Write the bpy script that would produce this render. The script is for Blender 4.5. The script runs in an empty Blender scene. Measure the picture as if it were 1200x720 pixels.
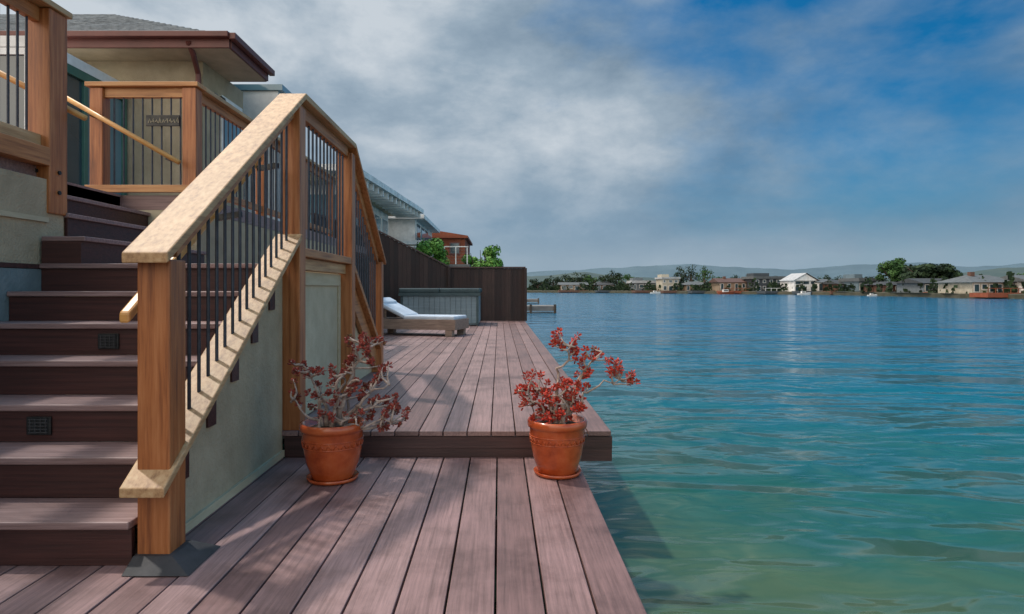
import bpy, math, random
from mathutils import Vector, Matrix, noise
R=math.radians
scn=bpy.context.scene; col=scn.collection
random.seed(7)
F=750.0; H=1.05
def PX(px,Y): return (px-585)*Y/F
def PZ(py,Y): return H-(py-338)*Y/F
# ---------------------------------------------------------------- materials
def newmat(name):
    m=bpy.data.materials.new(name); m.use_nodes=True; nt=m.node_tree
    b=nt.nodes['Principled BSDF']; return m,nt,b
def N(nt,t,**k):
    n=nt.nodes.new(t)
    for a,v in k.items(): setattr(n,a,v)
    return n
def ramp(nt,stops):
    r=N(nt,'ShaderNodeValToRGB'); e=r.color_ramp.elements
    e[0].position=stops[0][0]; e[0].color=(*stops[0][1],1)
    e[1].position=stops[-1][0]; e[1].color=(*stops[-1][1],1)
    for p,c in stops[1:-1]:
        x=e.new(p); x.color=(*c,1)
    return r
def mathn(nt,op,a,b=None,c=None,clamp=False):
    n=N(nt,'ShaderNodeMath',operation=op); n.use_clamp=clamp
    for i,v in enumerate((a,b,c)):
        if v is None: continue
        if isinstance(v,(int,float)): n.inputs[i].default_value=v
        else: nt.links.new(v,n.inputs[i])
    return n.outputs[0]
def noisy(name,c1,c2,scale=(5,5,5),ns=1.0,rough=.6,bump=.15,bscale=None,detail=6,metal=0,c3=None,bdist=.01,spec=None,dirt=.55):
    m,nt,b=newmat(name); L=nt.links
    tc=N(nt,'ShaderNodeTexCoord'); mp=N(nt,'ShaderNodeMapping'); mp.inputs['Scale'].default_value=scale
    L.new(tc.outputs['Object'],mp.inputs['Vector'])
    n=N(nt,'ShaderNodeTexNoise'); n.inputs['Scale'].default_value=ns; n.inputs['Detail'].default_value=detail
    n.inputs['Roughness'].default_value=.65; L.new(mp.outputs[0],n.inputs['Vector'])
    st=[(.3,c1),(.7,c2)] if c3 is None else [(.28,c1),(.5,c2),(.72,c3)]
    r=ramp(nt,st); L.new(n.outputs['Fac'],r.inputs[0]); 
    n2=N(nt,'ShaderNodeTexNoise'); n2.inputs['Scale'].default_value=1.3; n2.inputs['Detail'].default_value=4; L.new(tc.outputs['Object'],n2.inputs['Vector'])
    mx=N(nt,'ShaderNodeMix',data_type='RGBA',blend_type='MULTIPLY'); mx.inputs[0].default_value=dirt
    r2=ramp(nt,[(.3,(.62,.6,.58)),(.7,(1.15,1.15,1.15))]); L.new(n2.outputs['Fac'],r2.inputs[0])
    L.new(r.outputs[0],mx.inputs[6]); L.new(r2.outputs[0],mx.inputs[7]); L.new(mx.outputs[2],b.inputs['Base Color'])
    b.inputs['Roughness'].default_value=rough; b.inputs['Metallic'].default_value=metal
    if spec is not None: b.inputs['Specular IOR Level'].default_value=spec
    if bump:
        bp=N(nt,'ShaderNodeBump'); bp.inputs['Strength'].default_value=bump; bp.inputs['Distance'].default_value=bdist
        if bscale:
            n3=N(nt,'ShaderNodeTexNoise'); n3.inputs['Scale'].default_value=bscale; n3.inputs['Detail'].default_value=5; L.new(tc.outputs['Object'],n3.inputs['Vector']); L.new(n3.outputs['Fac'],bp.inputs['Height'])
        else: L.new(n.outputs['Fac'],bp.inputs['Height'])
        L.new(bp.outputs[0],b.inputs['Normal'])
    return m
def plain(name,c,rough=.6,metal=0):
    c2=tuple(min(1,v*1.18) for v in c); c1=tuple(v*.8 for v in c)
    return noisy(name,c1,c2,(3,3,3),1.0,rough,.05,metal=metal)
def board_mat(name,axis,width,off,c1,c2,c3,rough=.5,grain=(70,2.2,70)):
    m,nt,b=newmat(name); L=nt.links
    tc=N(nt,'ShaderNodeTexCoord'); sp=N(nt,'ShaderNodeSeparateXYZ'); L.new(tc.outputs['Object'],sp.inputs[0])
    f=mathn(nt,'FLOOR',mathn(nt,'DIVIDE',mathn(nt,'ADD',sp.outputs[axis],off),width))
    wn=N(nt,'ShaderNodeTexWhiteNoise',noise_dimensions='1D'); L.new(f,wn.inputs['W'])
    r=ramp(nt,[(0,c1),(.5,c2),(1,c3)]); L.new(wn.outputs['Value'],r.inputs[0])
    mp=N(nt,'ShaderNodeMapping'); mp.inputs['Scale'].default_value=grain; L.new(tc.outputs['Object'],mp.inputs['Vector'])
    cb=N(nt,'ShaderNodeCombineXYZ'); L.new(mathn(nt,'MULTIPLY',wn.outputs['Value'],57.0),cb.inputs[1]); L.new(cb.outputs[0],mp.inputs['Location'])
    n=N(nt,'ShaderNodeTexNoise'); n.inputs['Scale'].default_value=1; n.inputs['Detail'].default_value=8; n.inputs['Roughness'].default_value=.75; L.new(mp.outputs[0],n.inputs['Vector'])
    g=ramp(nt,[(.28,(.42,.38,.36)),(.5,(.95,.95,.95)),(.72,(1.4,1.38,1.38))]); L.new(n.outputs['Fac'],g.inputs[0])
    mx=N(nt,'ShaderNodeMix',data_type='RGBA',blend_type='MULTIPLY'); mx.inputs[0].default_value=.85; L.new(r.outputs[0],mx.inputs[6]); L.new(g.outputs[0],mx.inputs[7])
    n2=N(nt,'ShaderNodeTexNoise'); n2.inputs['Scale'].default_value=2.3; n2.inputs['Detail'].default_value=8; n2.inputs['Roughness'].default_value=.68; L.new(tc.outputs['Object'],n2.inputs['Vector'])
    g2=ramp(nt,[(.32,(.48,.42,.40)),(.52,(1,1,1)),(.7,(1.22,1.22,1.25))]); L.new(n2.outputs['Fac'],g2.inputs[0])
    mx2=N(nt,'ShaderNodeMix',data_type='RGBA',blend_type='MULTIPLY'); mx2.inputs[0].default_value=.9; L.new(mx.outputs[2],mx2.inputs[6]); L.new(g2.outputs[0],mx2.inputs[7])
    L.new(mx2.outputs[2],b.inputs['Base Color'])
    rr=mathn(nt,'MULTIPLY_ADD',n2.outputs['Fac'],.5,rough-.2); L.new(rr,b.inputs['Roughness'])
    bp=N(nt,'ShaderNodeBump'); bp.inputs['Strength'].default_value=.45; bp.inputs['Distance'].default_value=.003; L.new(n.outputs['Fac'],bp.inputs['Height']); L.new(bp.outputs[0],b.inputs['Normal'])
    return m
M={}
M['deckL']=board_mat('lower deck boards',0,.165,-.482+16.5,(.155,.084,.078),(.235,.138,.13),(.31,.20,.19))
M['deckU']=board_mat('upper deck boards',0,.15,-.70+15,(.16,.09,.08),(.23,.138,.125),(.30,.19,.175))
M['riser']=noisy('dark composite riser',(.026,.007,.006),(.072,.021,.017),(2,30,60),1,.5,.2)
M['tread']=noisy('lit tone composite tread',(.15,.085,.078),(.31,.20,.19),(2.5,60,60),1,.5,.2)  # same composite as the risers, the light on the treads painted in paler
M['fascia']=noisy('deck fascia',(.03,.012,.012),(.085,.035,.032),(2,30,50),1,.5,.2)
M['cedarZ']=noisy('cedar post',(.12,.030,.008),(.34,.11,.030),(38,38,2.0),1,.45,.3,bdist=.003,c3=(.47,.19,.07))
M['cedarY']=noisy('cedar rail',(.22,.11,.048),(.44,.26,.125),(42,2.2,42),1,.55,.3,bdist=.003,c3=(.55,.38,.21))
M['cedarYr']=noisy('cedar red rail',(.16,.05,.015),(.37,.15,.05),(42,2.2,42),1,.5,.25,bdist=.003,c3=(.46,.21,.085))
M['cedarX']=noisy('cedar crosswise rail',(.24,.09,.025),(.46,.21,.075),(2.2,42,42),1,.5,.25,bdist=.003,c3=(.55,.30,.12))
M['honey']=noisy('varnished handrail',(.45,.21,.055),(.64,.35,.11),(3,20,20),1,.35,.1)
M['iron']=noisy('dark metal baluster',(.02,.022,.03),(.05,.055,.075),(20,20,20),1,.38,.05,metal=.5)
M['stucco']=noisy('beige stucco',(.33,.265,.175),(.43,.35,.24),(6,6,6),1,.85,.7,bscale=60,bdist=.010)
M['stuccoL']=noisy('pale beige panel',(.40,.34,.235),(.50,.43,.31),(6,6,6),1,.85,.5,bscale=70,bdist=.006)
M['stuccoT']=noisy('beige trim',(.40,.33,.22),(.50,.43,.30),(4,4,20),1,.7,.1)
M['concrete']=noisy('blue grey concrete',(.10,.14,.15),(.2,.24,.25),(5,5,5),1,.85,.4,bscale=40)
M['slate']=noisy('dark slate base',(.018,.018,.02),(.045,.042,.045),(12,12,12),1,.7,.3)
M['metal']=noisy('bolt metal',(.02,.02,.02),(.06,.06,.06),(20,20,20),1,.4,.05,metal=.7)
M['terra']=noisy('terracotta',(.22,.035,.011),(.40,.072,.020),(7,7,7),1,.18,.15,c3=(.48,.115,.038),bdist=.002)
M['soil']=noisy('soil',(.03,.018,.01),(.09,.06,.04),(50,50,50),1,.95,.8)
M['bark']=noisy('grey brown succulent bark',(.17,.115,.095),(.46,.36,.31),(30,30,30),1,.85,.5,bdist=.003)
M['bark2']=noisy('tree bark',(.05,.035,.025),(.12,.09,.07),(5,5,1),1,.9,.3)
M['blackwood']=board_mat('dark stained fence',0,.11,20,(.020,.010,.010),(.032,.016,.014),(.048,.026,.022),.7,(60,60,3))
M['shingle']=noisy('grey roof shingles',(.12,.13,.145),(.24,.26,.28),(6,6,6),1.6,.85,.4,bscale=18,bdist=.03,c3=(.36,.38,.40))
M['redfascia']=plain('red brown fascia',(.13,.038,.030),.5)
M['soffit']=plain('soffit beige',(.48,.40,.28),.7)
M['white']=plain('white paint',(.76,.75,.73),.6)
M['teal']=plain('teal door paint',(.05,.14,.11),.4)
def glassy(name,c,rough=.08):
    m,nt,b=newmat(name); L=nt.links
    tc=N(nt,'ShaderNodeTexCoord'); n=N(nt,'ShaderNodeTexNoise'); n.inputs['Scale'].default_value=.8; L.new(tc.outputs['Object'],n.inputs['Vector'])
    r=ramp(nt,[(.3,tuple(v*.6 for v in c)),(.7,tuple(v*1.3 for v in c))]); L.new(n.outputs['Fac'],r.inputs[0]); L.new(r.outputs[0],b.inputs['Base Color'])
    b.inputs['Roughness'].default_value=rough; b.inputs['Specular IOR Level'].default_value=.9
    return m
M['glass']=glassy('window glass',(.03,.06,.075))
M['glassb']=glassy('blue glass',(.12,.22,.27))
M['tub']=noisy('hot tub cabinet',(.13,.18,.21),(.19,.25,.28),(2,2,30),1,.6,.1)
M['tubcover']=noisy('hot tub cover',(.025,.05,.058),(.045,.08,.088),(4,4,4),1,.6,.2)
M['teak']=noisy('weathered teak',(.15,.10,.08),(.32,.23,.18),(3,30,30),1,.7,.2)
M['cushion']=noisy('pale cushion',(.42,.48,.56),(.55,.60,.67),(6,6,6),1,.9,.3,bscale=20)
M['haze']=noisy('hazy hill',(.055,.10,.13),(.085,.14,.175),(.004,.004,.01),1,1,.0)  # aerial haze painted into the hill colour as blue grey
M['haze2']=noisy('nearer hill',(.028,.058,.062),(.06,.088,.078),(.02,.02,.03),1,1,.0)  # haze tinted into the colour of the nearer hills too
M['bank']=noisy('bank earth',(.035,.04,.025),(.09,.08,.055),(.3,.3,.3),1,.95,.3)
M['dock']=noisy('weathered dock',(.11,.10,.095),(.22,.21,.2),(1,10,10),1,.8,.2)
def leafmat(name,cs,rough=.5,scale=9):
    m,nt,b=newmat(name); L=nt.links
    tc=N(nt,'ShaderNodeTexCoord'); n=N(nt,'ShaderNodeTexNoise'); n.inputs['Scale'].default_value=scale; n.inputs['Detail'].default_value=3; L.new(tc.outputs['Object'],n.inputs['Vector'])
    k=len(cs); r=ramp(nt,[(.28+.44*i/(k-1),c) for i,c in enumerate(cs)]); L.new(n.outputs['Fac'],r.inputs[0]); L.new(r.outputs[0],b.inputs['Base Color'])
    b.inputs['Roughness'].default_value=rough; b.inputs['Specular IOR Level'].default_value=.3; return m
M['redleaf']=leafmat('bright red succulent leaf',[(.14,.07,.02),(.32,.032,.018),(.50,.045,.025),(.18,.018,.015)],.5,22)
M['maroonleaf']=leafmat('maroon succulent leaf',[(.10,.075,.035),(.17,.03,.024),(.28,.05,.035),(.08,.018,.018)],.5,22)
M['tree']=leafmat('dark foliage',[(.005,.014,.008),(.014,.030,.012),(.032,.058,.020)],.9,.5)
M['tree2']=leafmat('green foliage',[(.010,.034,.010),(.030,.075,.018),(.06,.12,.03)],.9,.6)
M['shrub']=leafmat('bright shrub foliage',[(.03,.09,.015),(.08,.21,.03),(.17,.33,.06)],.7,3)
# ---------------------------------------------------------------- mesh builder
def wloc(o):
    v=Vector((0,0,0))
    while o is not None: v+=o.location; o=o.parent
    return v
class MB:
    def __init__(s): s.v=[]; s.f=[]
    def add(s,vs,fs):
        n=len(s.v); s.v+= [Vector(v) for v in vs]; s.f+=[tuple(n+i for i in f) for f in fs]; return s
    def box(s,x0,x1,y0,y1,z0,z1):
        return s.add([(x0,y0,z0),(x1,y0,z0),(x1,y1,z0),(x0,y1,z0),(x0,y0,z1),(x1,y0,z1),(x1,y1,z1),(x0,y1,z1)],
          [(0,3,2,1),(4,5,6,7),(0,1,5,4),(1,2,6,5),(2,3,7,6),(3,0,4,7)])
    def bar(s,p,q,w,h,side=None):
        p=Vector(p);q=Vector(q);d=(q-p).normalized()
        sd=Vector(side) if side else d.cross(Vector((0,0,1)))
        if sd.length<1e-4: sd=Vector((1,0,0))
        sd=sd.normalized(); up=sd.cross(d).normalized()
        vs=[]
        for c in (p,q):
            for a,b in ((-1,-1),(1,-1),(1,1),(-1,1)): vs.append(c+sd*(a*w/2)+up*(b*h/2))
        return s.add(vs,[(0,1,2,3),(7,6,5,4),(0,4,5,1),(1,5,6,2),(2,6,7,3),(3,7,4,0)])
    def slope(s,x0,x1,ya,za,yb,zb,t):
        return s.add([(x0,ya,za-t),(x1,ya,za-t),(x1,yb,zb-t),(x0,yb,zb-t),(x0,ya,za),(x1,ya,za),(x1,yb,zb),(x0,yb,zb)],
          [(0,3,2,1),(4,5,6,7),(0,1,5,4),(1,2,6,5),(2,3,7,6),(3,0,4,7)])
    def tube(s,pts,rs,n=6):
        pts=[Vector(p) for p in pts]
        if not isinstance(rs,(list,tuple)): rs=[rs]*len(pts)
        base=len(s.v); prev=None
        for i,p in enumerate(pts):
            d=(pts[min(i+1,len(pts)-1)]-pts[max(i-1,0)]).normalized()
            a=d.cross(Vector((0,0,1)) if abs(d.z)<.95 else Vector((1,0,0))).normalized()
            if prev is not None:
                a=(prev-d*prev.dot(d)); a=a.normalized() if a.length>1e-5 else d.orthogonal().normalized()
            prev=a; b=d.cross(a)
            for k in range(n):
                t=2*math.pi*k/n; s.v.append(p+(a*math.cos(t)+b*math.sin(t))*rs[i])
        for i in range(len(pts)-1):
            for k in range(n):
                s.f.append((base+i*n+k,base+i*n+(k+1)%n,base+(i+1)*n+(k+1)%n,base+(i+1)*n+k))
        s.f.append(tuple(base+k for k in reversed(range(n)))); s.f.append(tuple(base+(len(pts)-1)*n+k for k in range(n)))
        return s
    def lathe(s,prof,c,n=48):
        base=len(s.v)
        for r,z in prof:
            for k in range(n):
                t=2*math.pi*k/n; s.v.append(Vector((c[0]+r*math.cos(t),c[1]+r*math.sin(t),c[2]+z)))
        for i in range(len(prof)-1):
            for k in range(n): s.f.append((base+i*n+k,base+i*n+(k+1)%n,base+(i+1)*n+(k+1)%n,base+(i+1)*n+k))
        return s
    def build(s,name,mat,parent=None,origin=None,smooth=False,bevel=0):
        off=wloc(parent) if parent is not None else Vector(origin or (0,0,0))
        me=bpy.data.meshes.new(name); me.from_pydata([tuple(v-off) for v in s.v],[],s.f); me.update()
        me.materials.append(mat)
        if smooth:
            for p in me.polygons: p.use_smooth=True
        o=bpy.data.objects.new(name,me); col.objects.link(o)
        if parent is not None: o.parent=parent
        else: o.location=off
        if bevel:
            b=o.modifiers.new('bevel','BEVEL'); b.width=bevel; b.segments=2; b.limit_method='ANGLE'
        return o
def thing(name,label,cat,loc=(0,0,0),group=None):
    o=bpy.data.objects.new(name,None); col.objects.link(o); o.location=loc; o['label']=label; o['category']=cat
    if group: o['group']=group
    return o
def tag(o,label,cat,group=None,kind=None):
    o['label']=label;o['category']=cat
    if group:o['group']=group
    if kind:o['kind']=kind
    return o
def structure(o): o['kind']='structure'; return o

# ================================================================= SETTING
WZ=-.55
def water():
    m,nt,b=newmat('lagoon water'); L=nt.links
    tc=N(nt,'ShaderNodeTexCoord'); sp=N(nt,'ShaderNodeSeparateXYZ'); L.new(tc.outputs['Object'],sp.inputs[0])
    nz=N(nt,'ShaderNodeTexNoise'); nz.inputs['Scale'].default_value=.5; nz.inputs['Detail'].default_value=5; nz.inputs['Distortion'].default_value=.6; L.new(tc.outputs['Object'],nz.inputs['Vector'])
    d=mathn(nt,'ADD',mathn(nt,'MULTIPLY',sp.outputs[0],.30),sp.outputs[1])
    d=mathn(nt,'ADD',d,mathn(nt,'MULTIPLY_ADD',nz.outputs['Fac'],6.0,-3.0))
    mr=N(nt,'ShaderNodeMapRange'); mr.inputs['From Min'].default_value=1.5; mr.inputs['From Max'].default_value=26; L.new(d,mr.inputs['Value'])
    r=ramp(nt,[(0,(.12,.12,.045)),(.06,(.055,.095,.045)),(.16,(.016,.082,.065)),(.34,(.006,.095,.125)),(1,(.004,.095,.175))]); L.new(mr.outputs[0],r.inputs[0])
    L.new(r.outputs[0],b.inputs['Base Color']); b.inputs['Roughness'].default_value=.13; b.inputs['IOR'].default_value=1.33
    def lay(scale,sx,det,dist,rot=-14):
        mp=N(nt,'ShaderNodeMapping'); mp.inputs['Scale'].default_value=(sx,1,1); mp.inputs['Rotation'].default_value=(0,0,R(rot)); L.new(tc.outputs['Object'],mp.inputs['Vector'])
        n=N(nt,'ShaderNodeTexNoise'); n.inputs['Scale'].default_value=scale; n.inputs['Detail'].default_value=det; n.inputs['Distortion'].default_value=dist; L.new(mp.outputs[0],n.inputs['Vector']); return n.outputs['Fac']
    a=lay(1.15,.5,1.5,.8); c=lay(3.2,.55,2,.5,-25); e=lay(.3,.5,2,.5,-5)
    h=mathn(nt,'ADD',mathn(nt,'MULTIPLY',a,.23),mathn(nt,'ADD',mathn(nt,'MULTIPLY',c,.052),mathn(nt,'MULTIPLY',e,.7)))
    bp=N(nt,'ShaderNodeBump'); bp.inputs['Strength'].default_value=1; bp.inputs['Distance'].default_value=1.0; L.new(h,bp.inputs['Height']); L.new(bp.outputs[0],b.inputs['Normal'])
    return m
mb=MB(); S=6000
mb.add([(-S,-300,WZ),(S,-300,WZ),(S,S,WZ),(-S,S,WZ)],[(0,1,2,3)])
structure(mb.build('water',water()))
def planks(x0,x1,w,y0,y1,z,t=.03,gap=.007,seed=0):
    mb=MB(); x=x1; rnd=random.Random(seed)
    while x>x0:
        dz=rnd.uniform(-.0012,.0012)
        mb.box(x-w+gap/2,x-gap/2,y0,y1+rnd.uniform(-.003,.003),z-t+dz,z+dz); x-=w
    return mb
structure(planks(-3.4,.482,.165,-2.5,3.972,0,gap=.008,seed=1).build('lower_deck',M['deckL'],bevel=.003))
structure(planks(-3.35,.70,.15,3.98,17.7,.16,seed=2).build('upper_deck',M['deckU'],bevel=.003))
mb=MB(); mb.box(-1.34,.705,4.0,4.03,-.03,.125); mb.box(-1.34,.705,3.992,4.0,.055,.125); mb.box(.66,.69,4.03,17.7,-.03,.125)
mb.box(.44,.47,-2.5,3.97,-.3,-.035)
for y in (6,9,12,17.4): mb.box(.3,.44,y,y+.14,-1.5,.12)
for y in range(-2,4): mb.box(-3.4,.44,y,y+.05,-.25,-.035)
for y in range(5,18): mb.box(-3.3,.66,y,y+.05,-.1,.125)
structure(mb.build('deck_framing',M['fascia']))
mb=MB(); mb.box(-14,-2.95,-1,4.25,1.75,1.88); mb.box(-14,-3.37,4.25,5.72,1.75,1.88); mb.box(-14,-2.72,5.72,15,1.75,1.88)
structure(mb.build('terrace_floor',M['tread']))
mb=MB(); mb.add([(-70,17.9,.05),(.6,17.9,.05),(.9,48,.0),(-6,90,0),(-70,90,0),(-70,17.9,-1),(.6,17.9,-1),(.9,48,-1),(-6,90,-1),(-70,90,-1)],
 [(0,1,2,3,4),(0,5,6,1),(1,6,7,2),(2,7,8,3)])
structure(mb.build('near_bank',M['bank']))
# ================================================================= STAIRCASE
T=.265; Rz=.172; Y0=2.42; XL=-2.868; XR=-1.39
st=thing('staircase','dark red brown composite staircase climbing from the lower deck to the house','stairs',(-2.1,Y0,0))
for i in range(1,8):
    y=Y0+T*(i-1); z=Rz*i
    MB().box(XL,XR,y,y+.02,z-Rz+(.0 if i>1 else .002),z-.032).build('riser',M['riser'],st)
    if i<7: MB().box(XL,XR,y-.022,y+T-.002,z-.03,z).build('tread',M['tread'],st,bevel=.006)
for (i,px) in ((3,47),(5,128),(7,188)):
    y=Y0+T*(i-1)-.001; xc=PX(px,y); zc=Rz*(i-.5)-.012
    l=MB().box(xc-.056,xc+.056,y-.012,y,zc-.042,zc+.042).build('step_light',M['metal'],st,bevel=.003)
    g=MB()
    for k in range(5): g.bar((xc-.044,y-.014,zc-.03+k*.015),(xc+.044,y-.014,zc-.03+k*.015),.006,.005)
    for k in range(4): g.bar((xc-.036+k*.024,y-.0145,zc-.034),(xc-.036+k*.024,y-.0145,zc+.034),.004,.004)
    g.build('louvre',M['slate'],l)
mb=MB(); yy=4.0
while yy<5.42: mb.box(-2.62 if yy>4.2 else XL,XR,yy-.012,yy+.128,1.174,1.204); yy+=.135
mb.build('landing',M['tread'],st,bevel=.004)
for k,x in enumerate((-2.62,-2.87,-3.12,-3.37)):
    z=1.204+Rz*(k+1); ya=4.03 if k==0 else 4.255
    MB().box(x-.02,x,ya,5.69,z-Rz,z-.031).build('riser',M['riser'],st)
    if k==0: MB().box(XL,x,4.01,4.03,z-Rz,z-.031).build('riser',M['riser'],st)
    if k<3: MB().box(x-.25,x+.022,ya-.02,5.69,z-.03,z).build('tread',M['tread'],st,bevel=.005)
for j in range(1,6):
    z=1.204-.174*j; y=5.46+T*(j-1)
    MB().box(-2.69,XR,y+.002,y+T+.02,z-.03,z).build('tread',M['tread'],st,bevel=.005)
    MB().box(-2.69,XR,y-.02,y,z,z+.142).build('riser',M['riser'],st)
for i in range(1,7): 
    y=Y0+T*(i-1); MB().box(-1.352,-1.341,max(y,2.58),max(y,2.58)+.085,Rz*i-.11,Rz*i+.02).build('tread_end',M['riser'],st)
sw=thing('stair_side_wall','beige stucco wall closing the side of the dark staircase','wall',(-1.36,3.3,0))
def ztop(y): return .172+.65*(y-2.42)
poly=[(2.56,0.002),(3.99,0.002),(3.99,ztop(3.99)),(2.56,ztop(2.56))]
def prism(poly,x0,x1):
    n=len(poly); vs=[(x0,y,z) for y,z in poly]+[(x1,y,z) for y,z in poly]
    fs=[tuple(reversed(range(n))),tuple(range(n,2*n))]+[(i,(i+1)%n,n+(i+1)%n,n+i) for i in range(n)]
    return vs,fs
MB().add(*prism(poly,-1.385,-1.352)).build('lower_wall',M['stucco'],sw)
MB().box(-1.385,-1.352,4.12,5.42,.165,1.17).build('landing_wall',M['stuccoL'],sw)
MB().add(*prism([(5.54,.165),(7.0,.165),(5.54,1.12)],-1.385,-1.352)).build('far_wall',M['stuccoL'],sw)
MB().box(-1.352,-1.335,2.6,3.98,.004,.045).build('base_trim',M['stuccoT'],sw)
mb=MB(); 
for (a,b,c,d) in ((4.13,5.40,1.07,1.165),(4.13,5.40,.168,.25),(4.13,4.19,.25,1.07),(5.34,5.40,.25,1.07)): mb.box(-1.352,-1.336,a,b,c,d)
mb.build('panel_trim',M['stuccoT'],sw,bevel=.003)
# ---- stair railing
sr=thing('stair_railing','long cedar railing with dark metal balusters rising beside the staircase to the landing','railing',(-1.307,2.48,0))
px0,px1=-1.37,-1.245
def post(y0,y1,z0,z1,par=sr,x0=px0,x1=px1,m='cedarZ'): return MB().box(x0,x1,y0,y1,z0,z1).build('post',M[m],par,bevel=.006)
post(2.42,2.545,.03,1.16); post(4.0,4.12,.16,2.20); post(5.42,5.54,.16,2.20); post(6.78,6.89,.16,1.33)
capz=lambda y: 1.195+.65*(y-2.38)
MB().slope(-1.395,-1.222,2.36,capz(2.36),4.06,capz(4.06),.04).build('cap_rail',M['cedarY'],sr,bevel=.006)
MB().box(-1.395,-1.222,4.06,5.48,capz(4.06)-.04,capz(4.06)).build('cap_rail',M['cedarY'],sr,bevel=.006)
MB().slope(-1.395,-1.222,5.48,capz(4.06),6.93,capz(4.06)-.65*1.45,.04).build('cap_rail',M['cedarYr'],sr,bevel=.006)
MB().slope(-1.335,-1.28,2.545,capz(2.545)-.045,4.0,capz(4.0)-.045,.085).build('top_rail',M['cedarYr'],sr,bevel=.004)
MB().box(-1.335,-1.28,4.12,5.42,capz(4.06)-.125,capz(4.06)-.042).build('top_rail',M['cedarYr'],sr,bevel=.004)
MB().slope(-1.335,-1.28,5.54,capz(4.06)-.09,6.78,capz(4.06)-.09-.65*1.24,.085).build('top_rail',M['cedarYr'],sr,bevel=.004)
bz=lambda y: .325+.65*(y-2.36)
MB().slope(-1.395,-1.228,2.345,bz(2.345),4.0,bz(4.0),.036).build('bottom_rail',M['cedarY'],sr,bevel=.005)
MB().slope(-1.345,-1.30,2.546,bz(2.546)-.038,4.0,bz(4.0)-.038,.085).build('side_board',M['cedarYr'],sr,bevel=.004)
MB().box(-1.36,-1.25,4.12,5.42,1.255,1.31).build('bottom_rail',M['cedarYr'],sr,bevel=.005)
MB().box(-1.335,-1.30,4.12,5.42,1.172,1.25).build('side_board',M['cedarY'],sr,bevel=.004)
MB().slope(-1.36,-1.25,5.54,1.31-.04,6.78,1.31-.04-.65*1.24,.06).build('bottom_rail',M['cedarYr'],sr,bevel=.005)
MB().slope(-1.335,-1.30,5.54,1.20,6.9,1.20-.65*1.36,.2).build('side_board',M['cedarYr'],sr,bevel=.004)
def bal(x,y,z0,z1,par): MB().tube([(x,y,z0),(x,y,z1)],.008,8).build('baluster',M['iron'],par,smooth=False)
y=2.61
while y<3.98: bal(-1.307,y,bz(y)-.01,capz(y)-.12,sr); y+=.088
y=4.2
while y<5.4: bal(-1.307,y,1.305,capz(4.06)-.12,sr); y+=.095
y=5.63
while y<6.75: bal(-1.307,y,1.27-.65*(y-5.54)-.01,capz(4.06)-.16-.65*(y-5.54),sr); y+=.1
MB().slope(-1.50,-1.455,2.52,.955,3.95,.955+.65*1.43,.045).build('grab_rail',M['honey'],sr,bevel=.01)
for yb in (2.62,3.3,3.85): MB().bar((-1.455,yb,.955+.65*(yb-2.52)-.05),(-1.33,yb,.955+.65*(yb-2.52)-.03),.03,.03).build('bracket',M['metal'],sr)
mb=MB(); a=(-1.375,-1.13,2.325,2.60)
b=(-1.374,-1.225,2.40,2.555)
mb.add([(a[0],a[2],.004),(a[1],a[2],.004),(a[1],a[3],.004),(a[0],a[3],.004),(b[0],b[2],.045),(b[1],b[2],.045),(b[1],b[3],.045),(b[0],b[3],.045)],[(4,5,6,7),(0,1,5,4),(1,2,6,5),(2,3,7,6),(3,0,4,7)])
mb.build('post_base',M['slate'],sr,bevel=.003)
# ---- near terrace wall and railing (left)
tw=thing('terrace_wall','beige wall with blue grey concrete foot left of the stair steps','wall',(-2.9,2.5,0))
MB().box(-2.97,-2.885,-1,4.24,1.2,1.745).build('upper_wall',M['stucco'],tw)
MB().box(-2.99,-2.872,-1,4.24,0.0,1.17).build('concrete_foot',M['concrete'],tw,bevel=.006)
MB().box(-2.97,-2.871,-1,4.08,1.47,1.50).build('trim_band',M['stuccoT'],tw)
MB().box(-2.97,-2.869,-1,4.08,1.172,1.2).build('sill_board',M['fascia'],tw)
nr=thing('deck_railing','cedar railing with large bolted post at the upper left edge of the photo','railing',(-2.95,4.1,1.88),'cedar railings around the raised terrace')
post(4.08,4.25,1.53,2.84,nr,-3.02,-2.866)
MB().box(-3.05,-2.85,.5,4.28,2.845,2.885).build('cap_rail',M['cedarY'],nr,bevel=.005)
MB().box(-2.98,-2.93,.5,4.08,2.75,2.843).build('top_rail',M['cedarYr'],nr,bevel=.004)
MB().box(-2.99,-2.92,.5,4.08,1.95,2.03).build('bottom_rail',M['cedarY'],nr,bevel=.004)
MB().box(-2.97,-2.862,.5,4.08,1.83,1.945).build('side_board',M['cedarYr'],nr,bevel=.004)
y=2.5
while y<4.05: bal(-2.955,y,2.02,2.76,nr); y+=.075
for z in (1.67,1.8): MB().tube([(-2.95,4.082,z),(-2.95,4.068,z)],.014,8).build('bolt',M['metal'],nr)
for z in (1.67,1.8): MB().tube([(-2.87,4.165,z),(-2.856,4.165,z)],.014,8).build('bolt',M['metal'],nr)
MB().tube([(-3.9,4.33,2.78),(-2.80,4.33,2.20)],.021,10).build('grab_rail',M['honey'],nr,smooth=True)
MB().bar((-3.1,4.33,2.345),(-3.1,4.24,2.32),.03,.03).build('bracket',M['metal'],nr)
fw=thing('terrace_wall','beige terrace wall below the cedar railing with the small plaque','wall',(-3,5.75,0))
MB().box(-14,-2.70,5.71,5.76,0,1.74).build('front_wall',M['stucco'],fw)
MB().box(-2.75,-2.70,5.76,11,0,1.74).build('side_wall',M['stucco'],fw)
MB().box(-3.36,-2.69,5.695,5.709,1.60,1.745).build('trim_band',M['stuccoT'],fw)
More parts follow.
